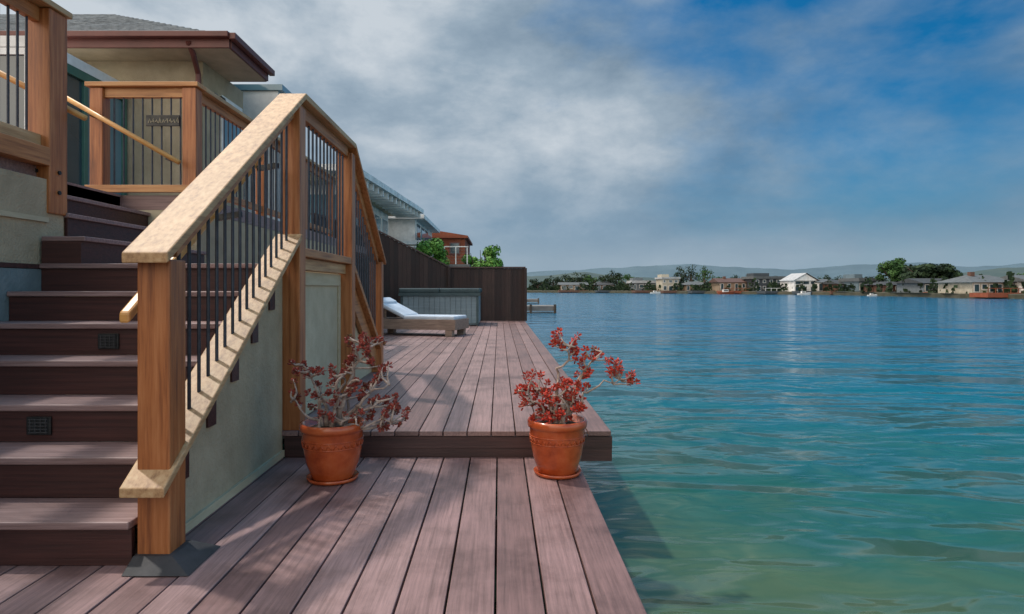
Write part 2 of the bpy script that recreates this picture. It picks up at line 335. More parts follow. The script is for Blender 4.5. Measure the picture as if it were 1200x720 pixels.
fr=thing('deck_railing','cedar railing with dark balusters and small plaque in front of the tan house','railing',(-3.2,5.72,1.88),'cedar railings around the raised terrace')
X0,X1=-3.65,-2.70
post(5.70,5.82,1.74,2.84,fr,X0,X0+.115); post(5.70,5.82,1.74,2.84,fr,X1-.125,X1)
MB().box(X0-.03,X1+.025,5.675,5.845,2.845,2.885).build('cap_rail',M['cedarX'],fr,bevel=.005)
MB().box(X0+.115,X1-.125,5.73,5.78,2.76,2.843).build('top_rail',M['cedarX'],fr,bevel=.004)
MB().box(X0-.02,X1+.01,5.66,5.698,1.90,1.965).build('bottom_rail',M['cedarX'],fr,bevel=.004)
MB().box(X1-.15,X1+.025,5.847,10.6,2.845,2.885).build('cap_rail',M['cedarY'],fr,bevel=.005)
MB().box(X1-.085,X1-.04,5.83,10.6,2.76,2.843).build('top_rail',M['cedarYr'],fr,bevel=.004)
MB().box(X1-.085,X1-.035,5.83,10.6,1.93,2.0).build('bottom_rail',M['cedarYr'],fr,bevel=.004)
x=X0+.19
while x<X1-.15: bal(x,5.755,1.93,2.77,fr); x+=.085
y=5.92
while y<10.5:
    bal(X1-.06,y,1.99,2.77,fr); y+=.1
for yp in (7.4,9.0,10.5): post(yp,yp+.1,1.88,2.84,fr,X1-.12,X1-.02)
MB().tube([(-3.85,5.60,2.75),(-2.80,5.60,2.15)],.022,10).build('grab_rail',M['honey'],fr,smooth=True)
for t in (.25,.9): 
    p=Vector((-3.85,5.60,2.75)).lerp(Vector((-2.80,5.60,2.15)),t); MB().bar(p-Vector((0,0,.02)),p+Vector((0,.1,-.02)),.03,.03).build('bracket',M['metal'],fr)
pq=thing('plaque','small dark ornamental plaque hanging on the balusters of the cedar railing','plaque',(-3.01,5.72,2.5))
MB().box(-3.16,-2.86,5.722,5.738,2.50,2.60).build('board',M['metal'],pq,bevel=.004)
mb=MB(); rr=random.Random(3)
for k in range(9):
    xx=-3.135+k*.031; mb.tube([(xx,5.719,2.525+rr.uniform(0,.02)),(xx+.012,5.719,2.555+rr.uniform(0,.02)),(xx+.02,5.719,2.53)],.004,5)
mb.build('relief',M['stuccoL'],pq)
# ================================================================= TAN HOUSE
hs=thing('house','tan house with grey shingle hip roof and red brown eaves behind the cedar railing','house',(-5,9.5,1.88))
MB().box(-14,-4.4,9.5,11.0,1.88,4.42).build('wall',M['stucco'],hs)
A=(-3.8,9,4.6);Bp=(-3.8,10.4,4.6);P=(-7.8,13,6.6);Q=(-7.8,14.4,6.6)
rf=MB().add([(-14,9,4.6),A,P,(-14,13,6.6),Bp,Q,(-14,14.4,4.6)],[(0,1,2,3),(1,4,5,2),(3,2,5,6),(0,6,4,1)]).build('roof',M['shingle'],hs)
mb=MB()
for c in range(1,20):
    t=c*.21; z=4.6+.5*t
    mb.bar((-14,9+t,z+.006),(-3.8-t,9+t,z+.006),.02,.014); mb.bar((-3.8-t,9+t,z+.006),(-3.8-t,10.4+t,z+.006),.02,.014)
mb.build('shingle_course',M['shingle'],rf)
mb=MB(); mb.box(-14,-3.78,8.96,8.998,4.42,4.64); mb.box(-3.798,-3.76,9.0,10.43,4.42,4.64); mb.box(-14,-3.8,10.43,10.46,4.42,4.6); mb.build('fascia',M['redfascia'],hs,bevel=.004)
MB().box(-14,-3.8,9.0,10.42,4.422,4.45).build('soffit',M['soffit'],hs)
mb=MB(); mb.box(-3.758,-3.67,8.9,10.48,4.52,4.61); mb.box(-14,-3.76,8.86,8.958,4.54,4.62); mb.build('gutter',M['redfascia'],hs,bevel=.01)
MB().tube([(-4.35,8.95,4.5),(-4.35,9.1,4.38),(-4.43,9.42,4.2),(-4.43,9.45,1.9)],.04,8).build('downspout',M['redfascia'],hs)
w=MB(); w.box(-4.398,-4.37,10.1,10.16,3.2,4.1); w.box(-4.398,-4.37,10.84,10.9,3.2,4.1); w.box(-4.398,-4.37,10.16,10.84,3.2,3.26); w.box(-4.398,-4.37,10.16,10.84,4.04,4.1)
w=w.build('window',M['white'],hs); MB().box(-4.398,-4.385,10.16,10.84,3.26,4.04).build('pane',M['glassb'],w)
l=MB().box(-4.395,-4.36,9.82,9.94,3.85,4.05).build('wall_light',M['metal'],hs,bevel=.004)
MB().lathe([(.001,.0),(.05,.02),(.07,.12),(.06,.16),(.001,.2)],(-4.29,9.88,3.82),12).build('lamp_shade',M['metal'],l)
d=MB(); d.box(-14,-5.5,7.6,9.48,3.92,4.05); d=d.build('bay_roof',M['white'],hs)
MB().box(-14,-5.56,7.66,9.48,1.88,3.9).build('bay_wall',M['teal'],hs)
dd=MB(); dd.box(-5.558,-5.5,7.62,7.7,1.88,3.918); dd.box(-5.558,-5.5,9.38,9.46,1.88,3.918); dd.box(-5.558,-5.5,7.7,9.38,3.80,3.918); dd.box(-5.558,-5.5,7.7,9.38,1.88,1.98); dd.box(-5.558,-5.51,8.5,8.58,1.98,3.8)
dd=dd.build('sliding_door',M['teal'],hs,bevel=.004); MB().box(-5.558,-5.545,7.7,8.5,1.98,3.8).build('pane',M['glass'],dd); MB().box(-5.558,-5.54,8.58,9.38,1.98,3.8).build('pane',M['glassb'],dd)
dd=MB(); dd.box(-6.45,-5.6,7.60,7.655,3.83,3.91); dd.box(-6.45,-6.37,7.60,7.655,1.88,3.83); dd.box(-5.64,-5.56,7.60,7.655,1.88,3.83)
dd=dd.build('front_window',M['white'],hs); MB().box(-6.37,-5.64,7.63,7.655,1.88,3.83).build('pane',M['glass'],dd)
pb=thing('building','pale blue glass sided block just behind the tan house roof corner','building',(-6,12.5,1.88))
MB().box(-9,-4.15,12,13.4,-.1,4.75).build('wall',M['white'],pb)
MB().box(-9.1,-4.05,11.95,13.45,4.752,4.86).build('roof',M['glassb'],pb)
w=MB(); w.box(-4.149,-4.12,12.1,13.3,3.4,4.65); w=w.build('window',M['white'],pb); MB().box(-4.119,-4.11,12.18,13.22,3.48,4.57).build('pane',M['glassb'],w)
# ================================================================= WHITE NEIGHBOUR HOUSE
wh=thing('house','white flat roofed house with deep eaves and rafter tails beyond the dark fence','house',(-7,22,0))
MB().box(-13,-5.2,21,30,.0,4.45).build('wall',M['white'],wh)
MB().add([(-13,19.6,4.66),(-4.45,19.6,4.66),(-3.65,31,4.66),(-13,31,4.66),(-13,19.6,4.86),(-4.45,19.6,4.86),(-3.65,31,4.86),(-13,31,4.86)],[(0,3,2,1),(4,5,6,7),(0,1,5,4),(1,2,6,5),(2,3,7,6),(3,0,4,7)]).build('roof',M['white'],wh)
MB().box(-12.8,-4.95,20.2,30.2,4.452,4.655).build('eave_band',M['soffit'],wh)
for k in range(16):
    y=20+k*.7; xe=-4.5+.07*(y-20); MB().box(-4.948,xe,y,y+.14,4.42,4.655).build('rafter_tail',M['white'],wh)
for k in range(5):
    y=21.4+k*1.7; w=MB().box(-5.199,-5.16,y,y+1.45,2.6,4.2).build('window',M['white'],wh); MB().box(-5.159,-5.15,y+.08,y+1.37,2.68,4.12).build('pane',M['glassb'],w)
for k in range(2):
    x=-7.6+k*1.25; w=MB().box(x,x+1.1,20.96,20.999,2.6,4.2).build('window',M['white'],wh); MB().box(x+.08,x+1.02,20.95,20.959,2.68,4.12).build('pane',M['glassb'],w)
wb=thing('house','white modern house with balcony and glass front behind the flat roofed one','house',(-4.5,33,0))
MB().box(-9,-4.2,32,40,0,4.5).build('wall',M['white'],wb); MB().box(-9,-3.7,31.6,40,4.502,4.7).build('roof',M['white'],wb)
MB().box(-5.0,-3.75,31.3,40,3.2,3.4).build('balcony',M['white'],wb)
MB().box(-3.8,-3.77,31.3,40,3.41,3.9).build('balcony_glass',M['glassb'],wb)
for k in range(3):
    w=MB().box(-4.199,-4.16,32.3+k*1.8,33.8+k*1.8,3.5,4.4).build('window',M['white'],wb); MB().box(-4.159,-4.15,32.4+k*1.8,33.7+k*1.8,3.58,4.32).build('pane',M['glass'],w)
M['rust']=plain('red brown siding',(.24,.06,.025),.8)
bh=thing('house','red brown house with sloping roof beyond the shrubs at the fence','house',(-3.2,42,0))
MB().box(-5,-2.2,41,48,0,4.25).build('wall',M['rust'],bh)
MB().add([(-5.1,40.7,4.9),(-2.0,40.7,4.4),(-2.0,48.2,4.4),(-5.1,48.2,4.9),(-5.1,40.7,4.252),(-2.0,40.7,4.252),(-2.0,48.2,4.252),(-5.1,48.2,4.252)],[(0,1,2,3),(4,5,1,0),(5,6,2,1),(6,7,3,2),(7,4,0,3),(7,6,5,4)]).build('roof',M['rust'],bh)
w=MB().box(-3.2,-2.5,40.95,40.999,3.2,4.0).build('window',M['redfascia'],bh); MB().box(-3.12,-2.58,40.94,40.949,3.28,3.92).build('pane',M['glass'],w)
tr=thing('balcony_railing','thin pale cable railing between the dark fence and the shrubs','railing',(-2.6,28,0))
MB().box(-4.6,-1.3,27.9,29.4,1.95,2.1).build('platform',M['dock'],tr)
for k in range(7): MB().bar((-4.4+k*.5,28,2.1),(-4.4+k*.5,28,2.85),.045,.045).build('post',M['white'],tr)
MB().bar((-4.5,28,2.87),(-1.35,28,2.87),.06,.04).build('top_rail',M['white'],tr)
for k in range(5): MB().bar((-4.5,28,2.2+k*.13),(-1.35,28,2.2+k*.13),.012,.012).build('cable',M['dock'],tr)
for k in range(4): MB().box(-4.4+k*1,-4.28+k*1,28.2,28.32,0.05,1.95).build('support',M['dock'],tr)
# ================================================================= FENCES
def fence(p,q,z0,za,zb,label,w=.11,tight=.985):
    t=thing('fence',label,'fence',(p[0],p[1],z0)); p=Vector((*p,0)); q=Vector((*q,0)); d=q-p; L_=d.length; n=max(1,int(L_/w)); 
    mb=MB(); nrm=Vector((-d.y,d.x,0)).normalized()
    for i in range(n):
        a=p+d*((i+1-tight)/n); b=p+d*((i+tight)/n); ta=za+(zb-za)*(i+.5)/n
        nn=nrm*.01
        mb.add([a-nn+Vector((0,0,z0)),b-nn+Vector((0,0,z0)),b+nn+Vector((0,0,z0)),a+nn+Vector((0,0,z0)),a-nn+Vector((0,0,ta)),b-nn+Vector((0,0,ta)),b+nn+Vector((0,0,ta)),a+nn+Vector((0,0,ta))],
        [(0,3,2,1),(4,5,6,7),(0,1,5,4),(1,2,6,5),(2,3,7,6),(3,0,4,7)])
    mb.build('slat_panel',M['blackwood'],t)
    o=nrm*.014; Z=Vector((0,0,1))
    MB().add([p+o+Z*z0,q+o+Z*z0,q+o+Z*(zb-.01),p+o+Z*(za-.01)],[(0,1,2,3)]).build('backing',M['blackwood'],t)
    nn=nrm*.04
    for f in (.3,None):
        MB().bar(p+nn+Vector((0,0,z0+.3 if f else za-.3)),q+nn+Vector((0,0,z0+.3 if f else zb-.3)),.04,.08).build('cross_rail',M['blackwood'],t)
    MB().bar(p+Vector((0,0,za+.02)),q+Vector((0,0,zb+.02)),.09,.035).build('cap',M['fascia'],t)
    k=max(1,int(L_/1.2))
    for i in range(k+1):
        c=p+d*(i/k)-nrm*.056
        MB().bar(c+Vector((0,0,z0)),c+Vector((0,0,za+(zb-za)*i/k)),.07,.07).build('post',M['blackwood'],t)
    return t
fe=fence((-1.36,17.5),(.72,17.5),.16,1.60,1.60,'low dark fence panel at the far end of the deck by the water')
fence((-3.6,16.9),(-1.38,17.5),.16,2.75,1.62,'dark fence with sloping top behind the hot tub')
fence((-3.55,12.2),(-3.58,16.7),.16,2.45,2.62,'tall dark fence running away behind the stair railing')
# ================================================================= HOT TUB & LOUNGER
ht=thing('hot_tub','blue grey square hot tub with darker cover against the dark fence','hot tub',(-1.45,15.9,.16))
MB().box(-2.33,-.50,15.2,16.75,.17,.93).build('cabinet',M['tub'],ht,bevel=.04)
mb=MB()
for k in range(14): mb.box(-2.28+k*.125,-2.28+k*.125+.115,15.185,15.199,.22,.86)
for k in range(12): mb.box(-.499,-.485,15.26+k*.12,15.26+k*.12+.112,.22,.86)
mb.build('side_panel',M['tub'],ht,bevel=.004)
for x in (-2.34,-.54): MB().box(x,x+.05,15.17,15.199,.17,.93).build('corner_post',M['tubcover'],ht)
c=MB(); c.box(-2.38,-1.422,15.15,16.8,.94,1.05); c.box(-1.418,-.45,15.15,16.8,.94,1.05); c=c.build('cover',M['tubcover'],ht,bevel=.03)
MB().box(-2.385,-.445,15.14,15.149,.87,.945).build('skirt',M['tubcover'],c)
lg=thing('sun_lounger','low wooden sun lounger with pale cushion and raised back beside the hot tub','lounger',(0,0,0))
mb=MB(); Lh=1.72; W=.74
mb.box(0,Lh,0,.05,.12,.31); mb.box(0,Lh,W-.05,W,.12,.31); mb.box(Lh-.05,Lh,.05,W-.05,.12,.31); mb.box(0,.05,.05,W-.05,.12,.31)
for k in range(14): mb.box(.08+k*.112,.08+k*.112+.09,.05,W-.05,.28,.302)
mb.build('frame',M['teak'],lg,bevel=.004)
for x in (.04,Lh-.2):
    for y in (.005,W-.125): MB().box(x,x+.14,y,y+.12,0,.118).build('leg',M['teak'],lg,bevel=.004)
mb=MB(); mb.bar((.66,W/2,.33),(.10,W/2,.58),W-.12,.03,side=(0,1,0)); mb.bar((.25,.12,.50),(.25,.12,.32),.03,.03); mb.bar((.25,W-.12,.50),(.25,W-.12,.32),.03,.03); mb.build('backrest',M['teak'],lg)
mb=MB()
mb.bar((.66,W/2,.34),(Lh-.03,W/2,.34),W-.06,.07,side=(0,1,0)); mb.bar((.67,W/2,.352),(.08,W/2,.635),W-.06,.07,side=(0,1,0))
mb.build('cushion',M['cushion'],lg,bevel=.022)
MB().bar((.24,W/2,.60),(.06,W/2,.69),W-.2,.07,side=(0,1,0)).build('pillow',M['cushion'],lg,bevel=.03)
lg.location=(-2.45,12.2,.16); lg.rotation_euler=(0,0,R(-17))
# ================================================================= POTTED SUCCULENTS
def bez(a,b,c,t): return a*(1-t)**2+b*2*t*(1-t)+c*t*t
def potted(X,Y,rr,h,label,blobs,main,leafm,seed,leafscale=1.0,thick=1.0,ln=.32):
    rnd=random.Random(seed)
    t=thing('potted_plant',label,'potted plant',(X,Y,0))
    s=rr/.175
    prof=[(.001,.012),(.104*s,.012),(.114*s,.02),(.144*s,h*.32),(.160*s,h*.58),(.165*s,h*.72),(.164*s,h*.83),(.168*s,h*.855),(.176*s,h*.87),(.179*s,h*.9),(.179*s,h*.96),(.172*s,h),(.158*s,h*.99),(.152*s,h*.9),(.001,h*.9)]
    pot=MB().lathe(prof,(X,Y,0),64).build('pot',M['terra'],t,smooth=True)
    mb=MB()
    for zf,rz_ in ((.72,.165),(.60,.161)):
        pts=[(X+rz_*s*math.cos(a),Y+rz_*s*math.sin(a),h*zf) for a in [2*math.pi*i/48 for i in range(49)]]; mb.tube(pts,.0028,6)
    for i in range(26):
        a0=2*math.pi*i/26; aa=[a0-.09,a0,a0+.09]; r=.1635*s
        mb.tube([(X+r*math.cos(aa[0]),Y+r*math.sin(aa[0]),h*.62),(X+r*math.cos(aa[1]),Y+r*math.sin(aa[1]),h*.70),(X+r*math.cos(aa[2]),Y+r*math.sin(aa[2]),h*.62)],.0028,6)
    mb.build('relief_band',M['terra'],pot,smooth=True)
    MB().lathe([(.001,0),(.10*s,0),(.135*s,.004),(.142*s,.022),(.136*s,.022),(.12*s,.013),(.001,.011)],(X,Y,.002)).build('saucer',M['terra'],t,smooth=True)
    mb=MB(); n=28; mb.lathe([(.001,.004),(.06*s,.01),(.11*s,.002),(.152*s,-.004)],(X,Y,h*.9),n); mb.build('soil',M['soil'],t,smooth=True)
    base=Vector((X,Y,h*.9))
    br=MB(); limbs=[]
    for (lx,ly,lz,r0) in main:
        e=Vector((X+lx,Y+ly,h*.9+lz)); st=base+Vector((lx*.12+rnd.uniform(-.04,.04),ly*.12+rnd.uniform(-.04,.04),-.01))
        c=st+Vector((lx*.15,ly*.15,lz*.55+.03))
        pts=[]
        K=14
        for i in range(K+1):
            u=i/K
            p=bez(st,c,e,u)
            p=p+Vector(noise.noise_vector(p*16+Vector((seed,0,0))))*(.055*min(1,u*2))
            pts.append(p)
        rs=[r0*(1-.70*i/K) for i in range(K+1)]
        br.tube(pts,rs,8); limbs.append(pts)
    allp=[(p,li,i) for li,l in enumerate(limbs) for i,p in enumerate(l) if i>=3]
    lf=MB()
    def leaf(p,d,L,wd):
        d=d.normalized(); a=d.orthogonal().normalized(); a=Matrix.Rotation(rnd.uniform(0,6.28),3,d)@a; b=d.cross(a)
        m=p+d*L*.6
        lf.add([p,m+a*wd,m+b*wd*.35,m-a*wd,m-b*wd*.35,p+d*L,p+d*L*.25+a*wd*.55,p+d*L*.25-a*wd*.55],
          [(0,6,2),(6,1,2),(0,2,7),(7,2,3),(0,4,6),(6,4,1),(0,7,4),(7,3,4),(1,5,2),(2,5,3),(3,5,4),(4,5,1)])
    def rosette(p,d,sc):
        k=rnd.randint(6,10)
        for i in range(k):
            a=d.orthogonal().normalized(); a=Matrix.Rotation(i*2.4,3,d)@a
            up=.25+.9*(i/k)
            leaf(p-d*.006*(k-i)*.5, a+d*up, sc*rnd.uniform(.8,1.15)*(1-.35*i/k), sc*ln)
    for (bx,by,bz_,rx,ry,rz,cnt) in blobs:
        for q in range(cnt):
            while True:
                v=Vector((rnd.uniform(-1,1),rnd.uniform(-1,1),rnd.uniform(-1,1)))
                if v.length<1: break
            tip=Vector((X+bx+v.x*rx,Y+by+v.y*ry,h*.9+bz_+v.z*rz))
            if tip.z<h*1.02 and (tip.xy-Vector((X,Y))).length<.16: tip.z=h*1.05
            best=min(allp,key=lambda a:(a[0]-tip).length+ (0.05 if a[0].z>tip.z else 0)+rnd.random()*.03)
            stp=best[0]; dv=tip-stp
            ctl=stp+dv*.5+Vector((rnd.uniform(-.04,.04),rnd.uniform(-.04,.04),-.015))
            K=5; pts=[bez(stp,ctl,tip,i/K)+Vector([rnd.uniform(-.004,.004) for _ in range(3)]) for i in range(K+1)]
            br.tube(pts,[.0062*thick*(1-.6*i/K) for i in range(K+1)],6)
            d=(pts[-1]-pts[-2]).normalized()+Vector((0,0,.5)); d.normalize()
            rosette(tip,d,.034*leafscale)
            if rnd.random()<.45: rosette(pts[-2],(d+Vector((rnd.uniform(-1,1),rnd.uniform(-1,1),.2))).normalized(),.026*leafscale)
    br.build('branches',M['bark'],t,smooth=True)
    lf.build('leaves',leafm,t,smooth=False)
    return t
potted(-.915,3.52,.174,.32,'terracotta pot of twisted grey branched maroon succulent beside the stair wall',
  [(.02,0,.15,.22,.17,.12,24),(.13,0,.30,.20,.12,.13,32),(.30,0,.10,.12,.11,.14,26),(-.16,0,.27,.10,.1,.13,14),(.18,0,.46,.14,.08,.06,18)],
  [(-.10,.02,.20,.015),(.05,.05,.25,.018),(.16,-.10,.28,.019),(.26,-.05,.12,.017),(.20,.02,.44,.015),(-.16,0,.34,.012),(.0,-.16,.19,.015),(.34,-.06,.03,.012),(.12,.12,.2,.012),(.32,-.08,.24,.013),(-.20,-.05,.12,.011),(.1,-.14,.33,.013),(.20,-.15,.08,.014)],
  M['maroonleaf'],11,.90,1.3)
potted(.328,3.62,.165,.315,'terracotta pot of bright red leaved succulent at the water edge of the deck',
  [(-.03,0,.12,.21,.18,.11,60),(-.12,0,.21,.12,.1,.10,22),(.05,.02,.21,.14,.12,.09,20),(.05,0,.48,.09,.05,.06,11),(.17,0,.39,.09,.05,.06,11),(.30,0,.32,.08,.05,.06,9),(.42,0,.26,.05,.04,.04,6),(.12,0,.31,.08,.07,.06,6)],
  [(-.12,0,.18,.012),(.0,-.08,.16,.013),(.08,.05,.2,.013),(-.06,.1,.16,.012),(.06,-.03,.45,.013),(.24,-.03,.37,.013),(.40,0,.26,.010),(.1,-.07,.12,.01),(-.16,.04,.1,.01),(-.22,-.03,.2,.009),(.15,-.05,.3,.011)],
  M['redleaf'],23,1.0,.95,.25)
# ================================================================= TREES
def tree(X,Y,z0,w,h,label,mat,seed,crown0=.25,leaf=.5,n=700,cat='tree',name='tree',group=None):
    rnd=random.Random(seed); t=thing(name,label,cat,(X,Y,z0),group)
    mb=MB(); mb.tube([(X,Y,z0-.3),(X+.02*w,Y,z0+h*.35),(X,Y,z0+h*.7)],[w*.05,w*.035,w*.015],7)
    for k in range(5):
        a=rnd.uniform(0,6.28); mb.tube([(X,Y,z0+h*.3),(X+math.cos(a)*w*.2,Y+math.sin(a)*w*.2,z0+h*.5),(X+math.cos(a)*w*.36,Y+math.sin(a)*w*.36,z0+h*(.6+.2*rnd.random()))],[w*.025,w*.015,w*.006],5)
    mb.build('trunk',M['bark2'],t)
    mb=MB(); cl=[]
    cz=z0+h*(crown0+(1-crown0)*.5); rz=h*(1-crown0)*.5
    for k in range(26):
        while True:
            v=Vector((rnd.uniform(-1,1),rnd.uniform(-1,1),rnd.uniform(-.95,1)))
            if v.length<1: break
        r=rnd.uniform(.13,.2)
        cl.append((X+v.x*w*.40,Y+v.y*w*.40,cz+v.z*(rz*.80),r*w,r*min(w,rz*2)))
    for i in range(n):
        c=rnd.choice(cl); u=Vector((rnd.gauss(0,1),rnd.gauss(0,1),rnd.gauss(0,1))).normalized(); k=rnd.uniform(.5,1.05)
        p=Vector(c[:3])+Vector((u.x*c[3]*k,u.y*c[3]*k,u.z*c[4]*k*.85)); d=(u+Vector((rnd.uniform(-.7,.7),rnd.uniform(-.7,.7),rnd.uniform(-.3,.9)))).normalized(); a=d.orthogonal().normalized(); a=Matrix.Rotation(rnd.uniform(0,3.1),3,d)@a; b=d.cross(a); s=leaf*rnd.uniform(.5,1.1)
        mb.add([p+a*s*.5,p+b*s*.35,p-a*s*.5,p-b*s*.35],[(0,1,2,3)])
    mb.build('crown' if cat=='tree' else 'foliage',mat,t); return t
tree(-.82,30,.05,1.95,3.5,'bright green rounded shrub rising above the end of the dark fence',M['shrub'],5,.2,.17,4500,'shrub','shrub')
tree(-3.0,27,.05,1.7,3.45,'bright green shrub in front of the red brown house',M['shrub'],6,.3,.16,4200,'shrub','shrub')
# ================================================================= FAR SHORE
def sY(px):
    pts=[(600,5.0),(700,5.5),(800,6.3),(900,7.2),(980,8),(1050,9.6),(1120,11.6),(1200,12.6),(1400,14.5),(1700,17)]
    for (a,da),(b,db) in zip(pts,pts[1:]):
        if px<=b: u=(px-a)/(b-a); dy=da+(db-da)*u; return 1200/dy
    return 1200/17
mb=MB(); xs=list(range(596,1700,8)); vs=[];fs=[]
for px in xs:
    Y=sY(px)+noise.noise(Vector((px*.05,0,0)))*1.5; X=PX(px,Y); vs+= [(X,Y-.2,WZ-.3),(X,Y,.1),(X,Y+1.5,.22),(PX(px,Y+60),Y+60,.9),(PX(px,Y+1600),Y+1600,2.0)]
for i in range(len(xs)-1):
    for j in range(4): fs.append((i*5+j,(i+1)*5+j,(i+1)*5+j+1,i*5+j+1))
mb.add(vs,fs); structure(mb.build('far_bank',M['bank']))
def hills(name,Y,prof,mat,seed):
    mb=MB(); vs=[];fs=[]; p0,p1=prof[0][0],prof[-1][0]; n=200; 
    for i in range(n+1):
        px=p0+(p1-p0)*i/n
        for (a,ya),(b,yb) in zip(prof,prof[1:]):
            if px<=b+1e-6: u=(px-a)/(b-a); u=u*u*(3-2*u); y=ya+(yb-ya)*u; break
        y+= noise.fractal(Vector((px*.03,seed,0)),1,2,5)*1.6
        X=PX(px,Y); z=PZ(y,Y)
        for (dy,zf) in ((-Y*.15,-.02),(-Y*.08,.5),(0,1),(Y*.2,.2)): vs.append((X*(1+dy/Y),Y+dy,max(-2,z*zf)+ (noise.noise(Vector((px*.05,dy,seed)))*z*.06 if 0<zf<1 else 0)))
    for i in range(n):
        for j in range(3): fs.append((i*4+j,(i+1)*4+j,(i+1)*4+j+1,i*4+j+1))
    mb.add(vs,fs); return structure(mb.build(name,mat,smooth=True))
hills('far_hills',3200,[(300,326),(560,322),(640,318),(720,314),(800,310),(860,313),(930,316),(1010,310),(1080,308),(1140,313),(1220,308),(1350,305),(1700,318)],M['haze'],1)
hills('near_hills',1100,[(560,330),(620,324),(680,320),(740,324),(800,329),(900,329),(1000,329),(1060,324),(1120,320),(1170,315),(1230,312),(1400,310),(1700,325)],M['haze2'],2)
cm={'white':M['white'],'grey':plain('grey siding',(.12,.14,.155),.7),'dark':plain('charcoal siding',(.045,.055,.065),.7),'tan':plain('tan siding',(.26,.19,.13),.7),'brown':plain('brown siding',(.12,.055,.035),.7),
 'cream':plain('cream siding',(.42,.38,.30),.7),'rust':M['rust'],'blue':plain('blue grey siding',(.12,.17,.20),.7)}
rm={'grey':plain('grey roof',(.09,.10,.105),.8),'brown':plain('brown roof',(.09,.045,.035),.8),'light':plain('pale roof',(.38,.39,.40),.7),'black':plain('charcoal roof',(.04,.044,.048),.8)}
def shore_house(px0,px1,yr,yw,Yoff,style,wc,rc,label,dock=None,floors=1,nw=4,chim=False,seed=0):
    rnd=random.Random(int(px0)); pc=(px0+px1)/2; Y=sY(pc)+Yoff
    X0,X1=PX(px0,Y),PX(px1,Y); zw,zr=PZ(yw,Y),PZ(yr,Y); z0=.2; D=8
    t=thing('shore_house',label,'house',((X0+X1)/2,Y,z0),'houses along the far shore')
    ov=(X1-X0)*.06
    MB().box(X0+ov,X1-ov,Y,Y+D,z0-.3,zw).build('wall',cm[wc],t)
    if style=='flat':
        rf=MB().box(X0,X1,Y-.6,Y+D+.3,zw+.002,zr).build('roof',rm[rc],t)
        MB().box(X0+(X1-X0)*.1,X0+(X1-X0)*.5,Y+2,Y+D-1,zr+.002,zr+.9).build('upper_storey',cm[wc],t)
    elif style=='hip':
        w=X1-X0; a=min(w*.28,D*.45)
        rf=MB().add([(X0,Y-.6,zw),(X1,Y-.6,zw),(X1,Y+D+.4,zw),(X0,Y+D+.4,zw),(X0+a,Y+D/2,zr),(X1-a,Y+D/2,zr)],[(0,1,5,4),(1,2,5),(2,3,4,5),(3,0,4),(0,3,2,1)]).build('roof',rm[rc],t)
    elif style=='gable':
        xm=(X0+X1)/2
        rf=MB().add([(X0,Y-.5,zw),(xm,Y-.5,zr),(X1,Y-.5,zw),(X0,Y+D,zw),(xm,Y+D,zr),(X1,Y+D,zw)],[(0,1,4,3),(1,2,5,4),(0,3,5,2)]).build('roof',rm[rc],t)
        MB().add([(X0+ov,Y,zw),(X1-ov,Y,zw),(xm,Y,zr-(zr-zw)*.12)],[(0,1,2)]).build('gable_wall',cm[wc],t)
    else:
        rf=MB().add([(X0,Y-.6,zw),(X1,Y-.6,zw),(X1,Y+D/2,zr),(X0,Y+D/2,zr),(X0,Y+D+.5,zw),(X1,Y+D+.5,zw)],[(0,1,2,3),(3,2,5,4),(0,3,4),(1,5,2)]).build('roof',rm[rc],t)
    if chim: MB().box(X0+(X1-X0)*.3,X0+(X1-X0)*.3+.7,Y+D*.4,Y+D*.4+.7,zw,zr+.5).build('chimney',cm['brown'],rf)
    hh=(zw-z0)/floors; W=(X1-X0-2*ov)
    for f in range(floors):
        for k in range(nw):
            cw=W/nw; x=X0+ov+cw*k+cw*.13; x2=x+cw*.74*rnd.choice((1,.9,.6)); za=z0+hh*f+hh*(.12 if f==0 and k%2==0 else .35); zb=z0+hh*(f+.86)
            nm='door' if (f==0 and k==nw//2) else 'window'
            w=MB().box(x,x2,Y-.08,Y-.002,za if nm=='window' else z0,zb).build(nm,M['white'] if wc!='white' else cm['grey'],t)
            MB().box(x+.1,x2-.1,Y-.1,Y-.082,(za if nm=='window' else z0)+.1,zb-.1).build('pane',M['glass'],w)
    ys=sY(pc)
    MB().box(X0-.5,X1+.5,ys-1.5,Y-.65,-.35,.34).build('deck',cm[dock] if dock else cm[rnd.choice(('brown','dark','dark'))],t)
    mb=MB(); mb.box(X0-.4,X1+.4,ys-1.45,ys-1.38,1.0,1.09)
    for k in range(9): xx=X0-.4+(X1-X0+.8)*k/8; mb.box(xx-.04,xx+.04,ys-1.45,ys-1.38,.342,1.0)
    if dock or px0 in (882,738,1005): mb.build('deck_railing',cm[dock] if dock else M['white'],t)
    return t
